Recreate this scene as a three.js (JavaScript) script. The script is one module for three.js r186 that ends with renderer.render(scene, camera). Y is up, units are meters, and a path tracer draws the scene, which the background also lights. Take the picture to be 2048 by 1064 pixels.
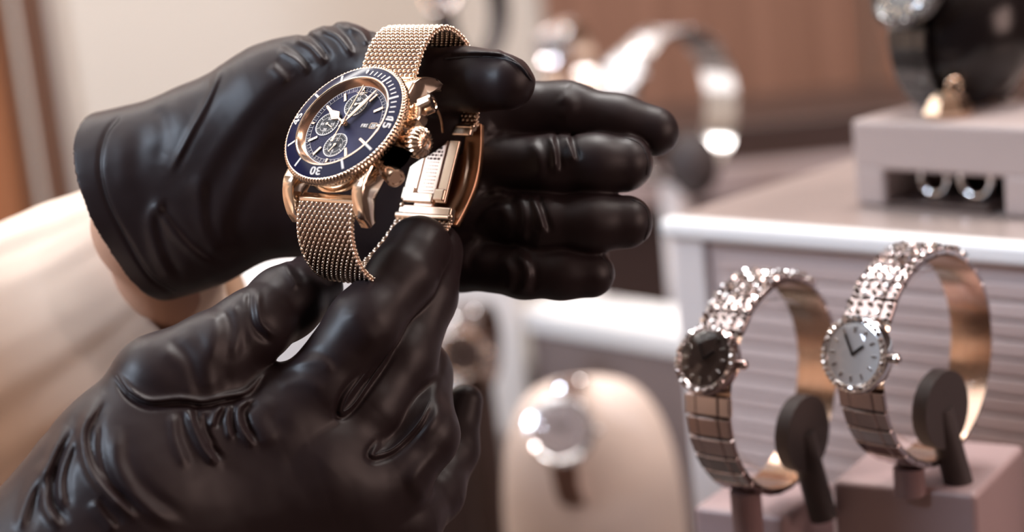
import * as THREE from 'three';
import { RoundedBoxGeometry } from 'three/addons/geometries/RoundedBoxGeometry.js';
import { mergeGeometries, mergeVertices, toCreasedNormals } from 'three/addons/utils/BufferGeometryUtils.js';
import { RectAreaLightUniformsLib } from 'three/addons/lights/RectAreaLightUniformsLib.js';
import { FontLoader } from 'three/addons/loaders/FontLoader.js';
import { TextGeometry } from 'three/addons/geometries/TextGeometry.js';
import { ImprovedNoise } from 'three/addons/math/ImprovedNoise.js';

// ------------------------------------------------------------------ camera, light, exposure
const W = 2048, H = 1064, FOV = 16.4;
const scene = new THREE.Scene();
scene.background = new THREE.Color(0.02, 0.018, 0.016);
const camera = new THREE.PerspectiveCamera(FOV, W / H, 0.02, 20);
camera.position.set(0, 1.35, 0);
camera.rotation.set(THREE.MathUtils.degToRad(-12), 0, THREE.MathUtils.degToRad(-6), 'YXZ');
camera.updateMatrixWorld();
camera.updateProjectionMatrix();
camera.focus = 0.608;
camera.userData.fStop = 4.7;
const renderer = new THREE.WebGLRenderer({ antialias: true });
renderer.toneMapping = THREE.LinearToneMapping;
renderer.toneMappingExposure = 0.8;
renderer.shadowMap.enabled = true;
RectAreaLightUniformsLib.init();
// [x, y, z, width, depth, colour, strength, target] of flat lamps out of view, placed for the light they cast; each hangs from the ceiling as a fitting with a glowing face
const UNSEEN_LAMPS = [
  { at: [0.32, 2.5, -1.15], size: [0.5, 0.5], color: [1.0, 0.96, 0.93], power: 23, aim: [0.02, 1.2, -0.62], label: 'unseen white square panel lamp, placed to light the hands from above' },
  { at: [-0.95, 2.62, -0.95], size: [1.5, 1.5], color: [1.0, 0.97, 0.95], power: 1.5, aim: [-0.7, 1.0, -0.9], label: 'unseen large soft square panel, placed to light the gold and the sleeve from the left' },
  { at: [-1.35, 2.2, -0.12], size: [0.4, 0.26], color: [0.68, 0.82, 1.0], power: 85, aim: [-0.12, 1.18, -0.65], label: 'unseen cool lamp box, placed to light the gloves and the sleeve from the upper left' },
  { at: [2.1, 1.6, 0.25], size: [1.3, 0.9], color: [1.0, 0.68, 0.59], power: 5, aim: [0.05, 1.2, -0.65], label: 'unseen warm light box, placed to light the open palm from the right' },
  { at: [0.85, 2.2, -0.7], size: [0.1, 0.1], color: [1.0, 0.88, 0.82], power: 215, aim: [0.28, 1.0, -1.15], label: 'unseen small square spot lamp, placed to light the watch displays' },
  { at: [-0.75, 2.5, -1.75], size: [1.3, 0.25], color: [1.0, 0.96, 0.92], power: 17, aim: [-0.6, 1.3, -2.4], label: 'unseen long narrow lamp, placed to wash the cream back wall' },
];

// ------------------------------------------------------------------ helpers
const F = H / 2 / Math.tan(THREE.MathUtils.degToRad(FOV / 2));
const V = (x, y, z) => new THREE.Vector3(x, y, z);
const rnd = (() => { let s = 12345; return () => { s = (s * 1664525 + 1013904223) >>> 0; return s / 4294967296; }; })();
const noise3 = new ImprovedNoise();
// the point that a photograph pixel shows at distance d (metres) along the view axis
function at(px, py, d) { return V((px - W / 2) / F * d, -(py - H / 2) / F * d, -d).applyMatrix4(camera.matrixWorld); }
// the point that a pixel shows on the level plane at height y
function onLevel(px, py, y) {
  const o = camera.position.clone(), dir = at(px, py, 1).sub(o);
  return o.addScaledVector(dir, (y - o.y) / dir.y);
}
const used = new Map();
function numbered(n) { const k = used.get(n) || 0; used.set(n, k + 1); return k ? n + '_' + String(k).padStart(3, '0') : n; }
function shade(o) { o.traverse((c) => { if (c.isMesh) { c.castShadow = true; c.receiveShadow = true; } }); return o; }
function thing(name, label, category, pos = V(0, 0, 0), turn = 0, group) {
  const o = new THREE.Group(); o.name = numbered(name); scene.add(o);
  o.position.copy(pos); if (turn) o.rotation.y = turn;
  o.userData = { label, category }; if (group) o.userData.group = group;
  return o;
}
function part(name, geo, m, parent, label) {
  const o = new THREE.Mesh(Array.isArray(geo) ? merge(geo) : geo, m); o.name = parent === scene ? numbered(name) : name;
  o.castShadow = o.receiveShadow = true; parent.add(o);
  if (parent !== scene) { const same = parent.children.filter((c) => c.name.replace(/_\d{3}$/, '') === name).length; if (same > 1) o.name = name + '_' + String(same - 1).padStart(3, '0'); }
  if (label) o.userData.label = label;
  return o;
}
function struct(name, geo, m, parent = scene) { const o = part(name, geo, m, parent); if (parent === scene) o.userData.kind = 'structure'; return o; }
function merge(list) {
  return mergeGeometries(list.map((g) => { g = g.index ? g.toNonIndexed() : g; for (const k of Object.keys(g.attributes)) if (!['position', 'normal', 'uv'].includes(k)) g.deleteAttribute(k); return g; }));
}
function rbox(w, h, d, r = 0.002, x = 0, y = 0, z = 0) { return new RoundedBoxGeometry(w, h, d, 2, Math.min(r, w / 2.05, h / 2.05, d / 2.05)).translate(x, y, z); }
function lathe(points, seg = 96) { return new THREE.LatheGeometry(points.map((p) => new THREE.Vector2(p[0], p[1])), seg); }
// lathe about z instead of y
function latheZ(points, seg = 128) { return toCreasedNormals(lathe(points, seg).rotateX(Math.PI / 2), 0.5); }
const rgb = (r, g, b) => new THREE.Color().setRGB(r, g, b);
const std = (color, roughness = 0.5, metalness = 0, more = {}) => new THREE.MeshPhysicalMaterial({ color, roughness, metalness, ...more });

// fine grain, as a height or roughness map that repeats
function grainTexture(size, f) {
  const data = new Uint8Array(size * size * 4);
  for (let y = 0; y < size; y++) for (let x = 0; x < size; x++) {
    const v = Math.max(0, Math.min(255, f(x, y, size) * 255)), k = (y * size + x) * 4;
    data[k] = data[k + 1] = data[k + 2] = v; data[k + 3] = 255;
  }
  const t = new THREE.DataTexture(data, size, size); t.wrapS = t.wrapT = THREE.RepeatWrapping; t.magFilter = THREE.LinearFilter; t.minFilter = THREE.LinearMipmapLinearFilter; t.generateMipmaps = true; t.needsUpdate = true;
  return t;
}
const weave = grainTexture(256, (x, y, s) => 0.5 + 0.22 * Math.sin(x / s * Math.PI * 2 * 32) * Math.sin(y / s * Math.PI * 2 * 32) + (rnd() - 0.5) * 0.5);
const plasterGrain = grainTexture(256, (x, y, s) => { let v = 0.5; for (const k of [4, 8, 16, 32]) { const a = x / s * k, b = y / s * k; v += noise3.noise(Math.cos(a / k * 6.283) * k / 6.283, Math.sin(a / k * 6.283) * k / 6.283, b) / k * 1.2; } return v + (rnd() - 0.5) * 0.15; });
function colourTexture(size, f) {
  const data = new Uint8Array(size * size * 4);
  for (let y = 0; y < size; y++) for (let x = 0; x < size; x++) { const c = f(x / size, y / size), k = (y * size + x) * 4; for (let i = 0; i < 3; i++) data[k + i] = Math.max(0, Math.min(255, c[i])); data[k + 3] = 255; }
  const t = new THREE.DataTexture(data, size, size); t.wrapS = t.wrapT = THREE.RepeatWrapping; t.magFilter = THREE.LinearFilter; t.colorSpace = THREE.SRGBColorSpace; t.needsUpdate = true;
  return t;
}
const woodTexture = (c0, c1) => colourTexture(512, (u, v) => {
  const w = 0.5 + 0.5 * Math.sin(u * 2 * Math.PI * 9 + 3 * noise3.noise(Math.sin(u * 6.283) * 2, Math.cos(u * 6.283) * 2, Math.sin(v * 6.283) * 0.7) + 1.2 * Math.sin(v * 6.283));
  const g = 0.25 * noise3.noise(u * 90, v * 3, 4.2), k = Math.max(0, Math.min(1, 0.6 * w + 0.2 + g));
  return c0.map((a, i) => a + (c1[i] - a) * k);
});

// ------------------------------------------------------------------ soft bodies: tapered capsules joined by a smooth minimum, meshed by surface nets (units: mm, camera-parallel axes)
const smin = (a, b, k) => { const h = Math.max(k - Math.abs(a - b), 0) / k; return Math.min(a, b) - h * h * k * 0.25; };
// a photograph pixel at z mm in front of (+) or behind (-) the plane of the watch
const Z0 = 600;
function px3(p) { const d = Z0 - p[2]; return [(p[0] - W / 2) / F * d, -(p[1] - H / 2) / F * d, p[2]]; }
function bones(list) { // list of [px, py, z, r] joints: a chain
  const out = [];
  for (let i = 0; i + 1 < list.length; i++) { const a = px3(list[i]), b = px3(list[i + 1]); out.push({ a, b, ra: list[i][3], rb: list[i + 1][3] }); }
  return out;
}
function capsule(c, x, y, z) {
  const { a, b } = c, dx = b[0] - a[0], dy = b[1] - a[1], dz = b[2] - a[2];
  let t = ((x - a[0]) * dx + (y - a[1]) * dy + (z - a[2]) * dz) / (dx * dx + dy * dy + dz * dz || 1);
  t = t < 0 ? 0 : t > 1 ? 1 : t;
  const ex = x - a[0] - dx * t, ey = y - a[1] - dy * t, ez = z - a[2] - dz * t;
  return Math.sqrt(ex * ex + ey * ey + ez * ez) - (c.ra + (c.rb - c.ra) * t);
}
function chain(list, k, x, y, z) { let d = 1e9; for (const c of list) d = d > 1e8 ? capsule(c, x, y, z) : smin(d, capsule(c, x, y, z), k); return d; }
// a fold or groove: polyline of [px, py] at depth z; amp > 0 raises a ridge; wide mm; side groove share
function fold(pts, z, amp, wide, groove = 0.5, reach = 26) {
  const q = pts.map((p) => px3([p[0], p[1], z]));
  let x0 = 1e9, x1 = -1e9, y0 = 1e9, y1 = -1e9;
  const c = new THREE.CatmullRomCurve3(q.map((p) => V(p[0], p[1], 0))), n = Math.max(6, pts.length * 5), s = [];
  for (let i = 0; i <= n; i++) { const p = c.getPoint(i / n); s.push([p.x, p.y]); x0 = Math.min(x0, p.x); x1 = Math.max(x1, p.x); y0 = Math.min(y0, p.y); y1 = Math.max(y1, p.y); }
  const m = wide * 3;
  return { s, amp, wide, groove, z, reach, box: [x0 - m, x1 + m, y0 - m, y1 + m] };
}
function folding(list, x, y, z) {
  // each fold is a crease through the cloth layer at its own depth, fading out beyond its reach
  let d = 0;
  for (const f of list) {
    const k = (Z0 - f.z) / (Z0 - z), X = x * k, Y = y * k;
    if (X < f.box[0] || X > f.box[1] || Y < f.box[2] || Y > f.box[3] || Math.abs(z - f.z) > f.reach) continue;
    let best = 1e9, side = 0, along = 0; const n = f.s.length - 1;
    for (let i = 0; i < n; i++) {
      const a = f.s[i], b = f.s[i + 1], dx = b[0] - a[0], dy = b[1] - a[1];
      let t = ((X - a[0]) * dx + (Y - a[1]) * dy) / (dx * dx + dy * dy); t = t < 0 ? 0 : t > 1 ? 1 : t;
      const ex = X - a[0] - dx * t, ey = Y - a[1] - dy * t, e = ex * ex + ey * ey;
      if (e < best) { best = e; side = dx * ey - dy * ex; along = (i + t) / n; }
    }
    const r = Math.sqrt(best) / f.wide; if (r > 3) continue;
    const s = side > 0 ? r : -r, ends = Math.min(1, 6 * Math.min(along, 1 - along) + 0.05), deep = 1 - (Math.abs(z - f.z) / f.reach) ** 4;
    d -= f.amp * ends * deep * (Math.exp(-r * r) - f.groove * Math.exp(-(s - 1.5) * (s - 1.5) * 1.3));
  }
  return d;
}
function surfaceNet(field, lo, hi, cell) {
  const B = 4, n = [0, 1, 2].map((i) => Math.ceil((hi[i] - lo[i]) / cell / B) * B), [nx, ny, nz] = n, sx = nx + 1, sy = ny + 1, sz = nz + 1;
  const g = new Float32Array(sx * sy * sz).fill(1e3), live = new Uint8Array((nx / B) * (ny / B) * (nz / B));
  const reach = cell * B * 0.87 * 1.35 + 2.4;
  for (let bz = 0; bz < nz / B; bz++) for (let by = 0; by < ny / B; by++) for (let bx = 0; bx < nx / B; bx++) {
    const d = field(lo[0] + (bx * B + B / 2) * cell, lo[1] + (by * B + B / 2) * cell, lo[2] + (bz * B + B / 2) * cell, true);
    const on = Math.abs(d) < reach; live[bx + (nx / B) * (by + (ny / B) * bz)] = on ? 1 : 0;
    for (let k = 0; k <= B; k++) for (let j = 0; j <= B; j++) for (let i = 0; i <= B; i++) {
      const X = bx * B + i, Y = by * B + j, Z = bz * B + k, at = X + sx * (Y + sy * Z);
      if (!on) { if (g[at] === 1e3 && d < 0) g[at] = -500; continue; }
      if (g[at] === 1e3 || g[at] === -500) g[at] = field(lo[0] + X * cell, lo[1] + Y * cell, lo[2] + Z * cell, false);
    }
  }
  const id = new Int32Array(nx * ny * nz).fill(-1), pos = [], idx = [];
  const corner = [0, 1, sx, sx + 1, sx * sy, sx * sy + 1, sx * sy + sx, sx * sy + sx + 1];
  const E = [[0, 1], [2, 3], [4, 5], [6, 7], [0, 2], [1, 3], [4, 6], [5, 7], [0, 4], [1, 5], [2, 6], [3, 7]];
  for (let z = 0; z < nz; z++) for (let y = 0; y < ny; y++) for (let x = 0; x < nx; x++) {
    if (!live[(x / B | 0) + (nx / B) * ((y / B | 0) + (ny / B) * (z / B | 0))]) continue;
    const base = x + sx * (y + sy * z); let mask = 0;
    for (let c = 0; c < 8; c++) if (g[base + corner[c]] < 0) mask |= 1 << c;
    if (mask === 0 || mask === 255) continue;
    let px = 0, py = 0, pz = 0, m = 0;
    for (const [a, b] of E) {
      if (((mask >> a) & 1) === ((mask >> b) & 1)) continue;
      const va = g[base + corner[a]], vb = g[base + corner[b]], t = va / (va - vb);
      px += (a & 1) + ((b & 1) - (a & 1)) * t; py += ((a >> 1) & 1) + (((b >> 1) & 1) - ((a >> 1) & 1)) * t; pz += (a >> 2) + ((b >> 2) - (a >> 2)) * t; m++;
    }
    id[x + nx * (y + ny * z)] = pos.length / 3;
    pos.push(lo[0] + (x + px / m) * cell, lo[1] + (y + py / m) * cell, lo[2] + (z + pz / m) * cell);
  }
  const q = (x, y, z) => id[x + nx * (y + ny * z)];
  for (let z = 1; z < nz; z++) for (let y = 1; y < ny; y++) for (let x = 1; x < nx; x++) {
    const a = g[x + sx * (y + sy * z)] < 0;
    const quad = (p, r, s, t, flip) => { if (p < 0 || r < 0 || s < 0 || t < 0) return; flip ? idx.push(p, s, r, p, t, s) : idx.push(p, r, s, p, s, t); };
    if (a !== g[x + 1 + sx * (y + sy * z)] < 0) quad(q(x, y - 1, z - 1), q(x, y, z - 1), q(x, y, z), q(x, y - 1, z), !a);
    if (a !== g[x + sx * (y + 1 + sy * z)] < 0) quad(q(x - 1, y, z - 1), q(x - 1, y, z), q(x, y, z), q(x, y, z - 1), !a);
    if (a !== g[x + sx * (y + sy * (z + 1))] < 0) quad(q(x - 1, y - 1, z), q(x, y - 1, z), q(x, y, z), q(x - 1, y, z), !a);
  }
  // normals from the field itself, smooth
  const P = new Float32Array(pos), N = new Float32Array(P.length), e = cell * 0.75;
  for (let i = 0; i < P.length; i += 3) {
    const [x, y, z] = [P[i], P[i + 1], P[i + 2]];
    const a = field(x + e, y, z) - field(x - e, y, z), b = field(x, y + e, z) - field(x, y - e, z), c = field(x, y, z + e) - field(x, y, z - e), l = Math.hypot(a, b, c) || 1;
    N[i] = a / l; N[i + 1] = b / l; N[i + 2] = c / l;
  }
  // cloth uv: the plane that each face lies in most nearly, in metres; corners are doubled where that plane changes
  const key = new Map(), op = [], on = [], ou = [], oi = [];
  for (let i = 0; i < idx.length; i += 3) {
    let nx_ = 0, ny_ = 0, nz_ = 0; for (let k = 0; k < 3; k++) { nx_ += N[idx[i + k] * 3]; ny_ += N[idx[i + k] * 3 + 1]; nz_ += N[idx[i + k] * 3 + 2]; }
    const A = Math.abs(nx_), Bq = Math.abs(ny_), Cq = Math.abs(nz_), ax = Cq >= A && Cq >= Bq ? 0 : A >= Bq ? 1 : 2;
    for (let k = 0; k < 3; k++) {
      const v = idx[i + k], kk = v * 3 + ax; let o = key.get(kk);
      if (o === undefined) {
        o = op.length / 3; key.set(kk, o); const [x, y, z] = [P[v * 3], P[v * 3 + 1], P[v * 3 + 2]];
        op.push(x * 0.001, y * 0.001, z * 0.001); on.push(N[v * 3], N[v * 3 + 1], N[v * 3 + 2]);
        ax === 0 ? ou.push(x * 0.08, y * 0.08) : ax === 1 ? ou.push(y * 0.08, z * 0.08) : ou.push(x * 0.08, z * 0.08);
      }
      oi.push(o);
    }
  }
  const geo = new THREE.BufferGeometry();
  geo.setAttribute('position', new THREE.Float32BufferAttribute(op, 3)); geo.setAttribute('normal', new THREE.Float32BufferAttribute(on, 3)); geo.setAttribute('uv', new THREE.Float32BufferAttribute(ou, 2)); geo.setIndex(oi);
  return geo;
}
function bounds(list, pad) {
  const lo = [1e9, 1e9, 1e9], hi = [-1e9, -1e9, -1e9];
  for (const c of list) for (const [p, r] of [[c.a, c.ra], [c.b, c.rb]]) for (let i = 0; i < 3; i++) { lo[i] = Math.min(lo[i], p[i] - r - pad); hi[i] = Math.max(hi[i], p[i] + r + pad); }
  return [lo, hi];
}
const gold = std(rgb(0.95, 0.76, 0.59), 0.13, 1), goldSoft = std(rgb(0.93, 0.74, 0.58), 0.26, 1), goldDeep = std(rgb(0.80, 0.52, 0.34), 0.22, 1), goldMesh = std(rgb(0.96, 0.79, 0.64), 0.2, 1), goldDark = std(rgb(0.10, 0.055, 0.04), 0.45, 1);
// ------------------------------------------------------------------ the shop: shell and unseen lamps
const plaster = std(rgb(0.72, 0.65, 0.58), 0.85, 0, { bumpMap: plasterGrain, bumpScale: 0.0008 });
struct('floor', rbox(5, 0.1, 5, 0.005, 0, -0.05, -0.2), std(rgb(0.16, 0.11, 0.09), 0.5));
struct('ceiling', rbox(5, 0.1, 5, 0.005, 0, 2.75, -0.2), plaster);
struct('wall_back', rbox(5, 2.7, 0.1, 0.005, 0, 1.35, -2.45), plaster);
struct('wall_left', rbox(0.1, 2.7, 5, 0.005, -2.3, 1.35, -0.2), plaster);
const darkUnseenWall = std(rgb(0.10, 0.065, 0.055), 0.7);  // walls out of view, kept dark so the gloves catch less bounced light
struct('wall_right', rbox(0.1, 2.7, 5, 0.005, 2.3, 1.35, -0.2), darkUnseenWall);
struct('wall_front', rbox(5, 2.7, 0.1, 0.005, 0, 1.35, 2.15), darkUnseenWall);
for (const L of UNSEEN_LAMPS) {
  const pos = V(...L.at), aim = V(...L.aim), t = thing('unseen_lamp', L.label, 'lamp', pos);
  t.lookAt(aim); // +z looks at what it lights
  const [w, d] = L.size, c = rgb(...L.color);
  part('frame', [rbox(w + 0.05, d + 0.05, 0.05, 0.01, 0, 0, -0.035)], std(rgb(0.7, 0.7, 0.7), 0.4, 0.3), t);
  part('diffuser', rbox(w, d, 0.01, 0.003, 0, 0, -0.004), new THREE.MeshStandardMaterial({ color: 0xffffff, roughness: 0.6, emissive: c, emissiveIntensity: Math.min(L.power * 0.5, 8) }), t);
  const up = 2.7 - pos.y; part('hanger', new THREE.CylinderGeometry(0.008, 0.008, up, 12).translate(0, up / 2, 0).applyQuaternion(t.quaternion.clone().invert()).translate(0, 0, -0.03), std(rgb(0.5, 0.5, 0.5), 0.3, 1), t);
  const lamp = new THREE.RectAreaLight(c, L.power, w, d); lamp.position.copy(pos).addScaledVector(aim.clone().sub(pos).normalize(), 0.012); lamp.lookAt(aim.x, aim.y, aim.z); lamp.name = 'unseen_lamp_light'; scene.add(lamp);
}
// timber boards beside the cream wall, and brown panelling behind the displays
const oak = std(rgb(1, 1, 1), 0.55, 0, { map: woodTexture([150, 88, 52], [196, 130, 86]) }), walnut = std(rgb(1, 1, 1), 0.5, 0, { map: woodTexture([92, 60, 44], [122, 82, 60]) });
const panelling = std(rgb(1, 1, 1), 0.42, 0, { map: woodTexture([134, 96, 78], [160, 118, 98]) }), umber = std(rgb(0.055, 0.032, 0.027), 0.35), mauve = std(rgb(0.40, 0.31, 0.30), 0.4), pale = std(rgb(0.74, 0.68, 0.67), 0.35), white = std(rgb(0.90, 0.88, 0.87), 0.4), darkWood = std(rgb(0.03, 0.02, 0.016), 0.3);
// a wall-high board whose edges pass through two pixels at distance d
function board(name, px0, px1, d, m, z = 0) { const a = at(px0, 200, d), b = at(px1, 200, d), w = Math.abs(b.x - a.x); return struct(name, rbox(w, 2.66, 0.05, 0.006, (a.x + b.x) / 2, 1.36, (a.z + b.z) / 2 + z), m); }
board('trim_1', -150, 38, 1.75, oak); board('trim_2', 70, 112, 1.72, walnut); board('trim_3', 128, 150, 1.80, plaster);
const wallB = scene.getObjectByName('wall_back');
{
  const x0 = at(1095, 200, 2.38).x;
  for (let i = 0; i < 5; i++) part('panel', rbox(0.41, 1.9, 0.03, 0.006, x0 + 0.21 + i * 0.42 - 0, 1.62, -2.38), panelling, wallB);
}
// display counter: a low dark floor with a higher ledge at the back
const FLOOR_Y = 0.78;
struct('floor_display', rbox(2.6, 0.06, 1.35, 0.006, 0.45, FLOOR_Y - 0.03, -1.45), darkWood);
{ const b = thing('display_cabinet', 'dark brown cabinet carrying the watch displays', 'cabinet', V(0.45, 0, -1.45)); part('body', rbox(2.56, FLOOR_Y - 0.1, 1.28, 0.008, 0, (FLOOR_Y - 0.1) / 2 + 0.02, 0), umber, b); part('plinth', rbox(2.4, 0.03, 1.1, 0.004, 0, 0.015, 0), darkWood, b); }
// back ledge: dark, mauve, dark
{
  const p = at(1650, 262, 1.7), t = thing('display_ledge', 'long dark ledge with a mauve shelf board behind the displays', 'shelf', V(p.x + 0.25, FLOOR_Y, p.z - 0.1), -0.05);
  const top = p.y + 0.012 - FLOOR_Y;
  part('shelf_board', rbox(0.95, 0.036, 0.2, 0.003, 0, top - 0.018, 0), umber, t); part('shelf_board', rbox(0.95, 0.03, 0.22, 0.003, 0, top - 0.051, 0.015), mauve, t); part('body', rbox(0.93, top - 0.067, 0.18, 0.003, 0, (top - 0.067) / 2, 0), umber, t);
}
// a rectangular block from its near top corner and two pixels along its upper edges; returns the frame
function block(p0, pxA, pxB, lenB) {
  const a = onLevel(pxA[0], pxA[1], p0.y), dA = a.clone().sub(p0), w = dA.length(); dA.normalize();
  const dB = V(-dA.z, 0, dA.x); const b = onLevel(pxB[0], pxB[1], p0.y).sub(p0); if (dB.dot(b) < 0) dB.negate();
  const len = lenB ?? Math.abs(b.dot(dB));
  return { c: p0.clone().addScaledVector(dA, w / 2).addScaledVector(dB, len / 2), w, len, turn: Math.atan2(-dA.z, dA.x), dA, dB, p0 };
}
// the tall ribbed box with a top whose front edge is painted bright
const BOXF = block(at(1335, 436, 0.90), [2048, 487], [1830, 300], 0.30);
{
  const y = BOXF.p0.y, h = y - FLOOR_Y, W0 = BOXF.w + 0.16, t = thing('display_plinth', 'tall mauve box with a ribbed front and a front top edge painted white as if lit', 'plinth', V(0, 0, 0), BOXF.turn);
  const c = BOXF.p0.clone().addScaledVector(BOXF.dA, W0 / 2).addScaledVector(BOXF.dB, BOXF.len / 2); t.position.set(c.x, FLOOR_Y, c.z);
  const front = Math.sign(V(0, 0, 1).applyAxisAngle(V(0, 1, 0), BOXF.turn).dot(BOXF.dB)) * -1; // which local z side is the front
  part('top_slab', rbox(W0 + 0.004, 0.0085, BOXF.len - 0.012, 0.002, 0, h - 0.00425, 0), std(rgb(0.35, 0.285, 0.265), 0.28, 0, { clearcoat: 0.3 }), t);
  part('painted_lit_edge', rbox(W0 + 0.006, 0.0098, 0.011, 0.0035, 0, h - 0.0047, front * (BOXF.len / 2 - 0.0012)), std(rgb(0.93, 0.92, 0.92), 0.3), t);  // white colour stands in for light caught in the acrylic edge
  part('body', rbox(W0 - 0.004, h - 0.009, BOXF.len - 0.01, 0.002, 0, (h - 0.009) / 2, 0), std(rgb(0.46, 0.37, 0.36), 0.35), t);
  part('end_panel', rbox(0.02, h - 0.0095, BOXF.len - 0.002, 0.002, -W0 / 2 + 0.01, (h - 0.0095) / 2, 0), pale, t);
  const slatA = std(rgb(0.62, 0.50, 0.48), 0.3), slatB = std(rgb(0.56, 0.44, 0.42), 0.3), n = 24, pitch = 0.0085, g = rbox(W0 - 0.03, pitch - 0.0011, 0.004, 0.0012);
  for (let i = 0; i < n; i++) { const m = part('slat', g, i % 2 ? slatA : slatB, t); m.position.set(0.012, h - 0.022 - i * pitch, front * (BOXF.len / 2 - 0.004)); }
}
// lower white slab on a mauve block, left of the tall box
{
  const q = block(at(1368, 672, 1.24), [1062, 622], [1400, 600], 0.06), h = q.p0.y - FLOOR_Y, t = thing('display_plinth', 'low mauve block with a white slab top behind the beige cushion', 'plinth', V(q.c.x, FLOOR_Y, q.c.z), q.turn);
  part('top_slab', rbox(q.w + 0.04, 0.016, q.len, 0.002, 0, h - 0.008, 0), white, t); part('body', rbox(q.w + 0.02, h - 0.0165, q.len - 0.01, 0.003, 0, (h - 0.0165) / 2, 0), std(rgb(0.24, 0.18, 0.17), 0.4), t);
}
// white lacquered display block behind the two hands
{
  const a = at(400, 520, 1.3), b = at(1010, 590, 1.3), t = thing('display_block', 'white display block on a dark base, glimpsed between the two hands', 'block', V((a.x + b.x) / 2 - 0.02, FLOOR_Y, a.z - 0.10));
  const top = b.y + 0.02 - FLOOR_Y; part('white_top', rbox(Math.abs(b.x - a.x) + 0.06, 0.14, 0.12, 0.006, 0, top - 0.07, 0), white, t); part('base', rbox(Math.abs(b.x - a.x), top - 0.14, 0.10, 0.004, 0, (top - 0.14) / 2, 0), umber, t);
}
// ------------------------------------------------------------------ jewelled watches on holders
const roseSteel = std(rgb(0.60, 0.51, 0.50), 0.16, 1), roseDark = std(rgb(0.52, 0.44, 0.43), 0.18, 1), steel = std(rgb(0.86, 0.84, 0.84), 0.13, 1), warmSteel = std(rgb(0.72, 0.52, 0.40), 0.2, 1), gemMat = new THREE.MeshPhysicalMaterial({ color: rgb(0.97, 0.97, 1), roughness: 0.04, metalness: 1, flatShading: true });
const jet = std(rgb(0.012, 0.010, 0.011), 0.18, 0, { clearcoat: 1, clearcoatRoughness: 0.08 }), padMat = std(rgb(0.045, 0.032, 0.032), 0.6), acrylic = std(rgb(0.95, 0.92, 0.92), 0.05, 0, { transmission: 1, thickness: 0.003, ior: 1.46 });
const gemGeo = new THREE.OctahedronGeometry(1, 0).toNonIndexed(); gemGeo.computeVertexNormals();
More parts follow.
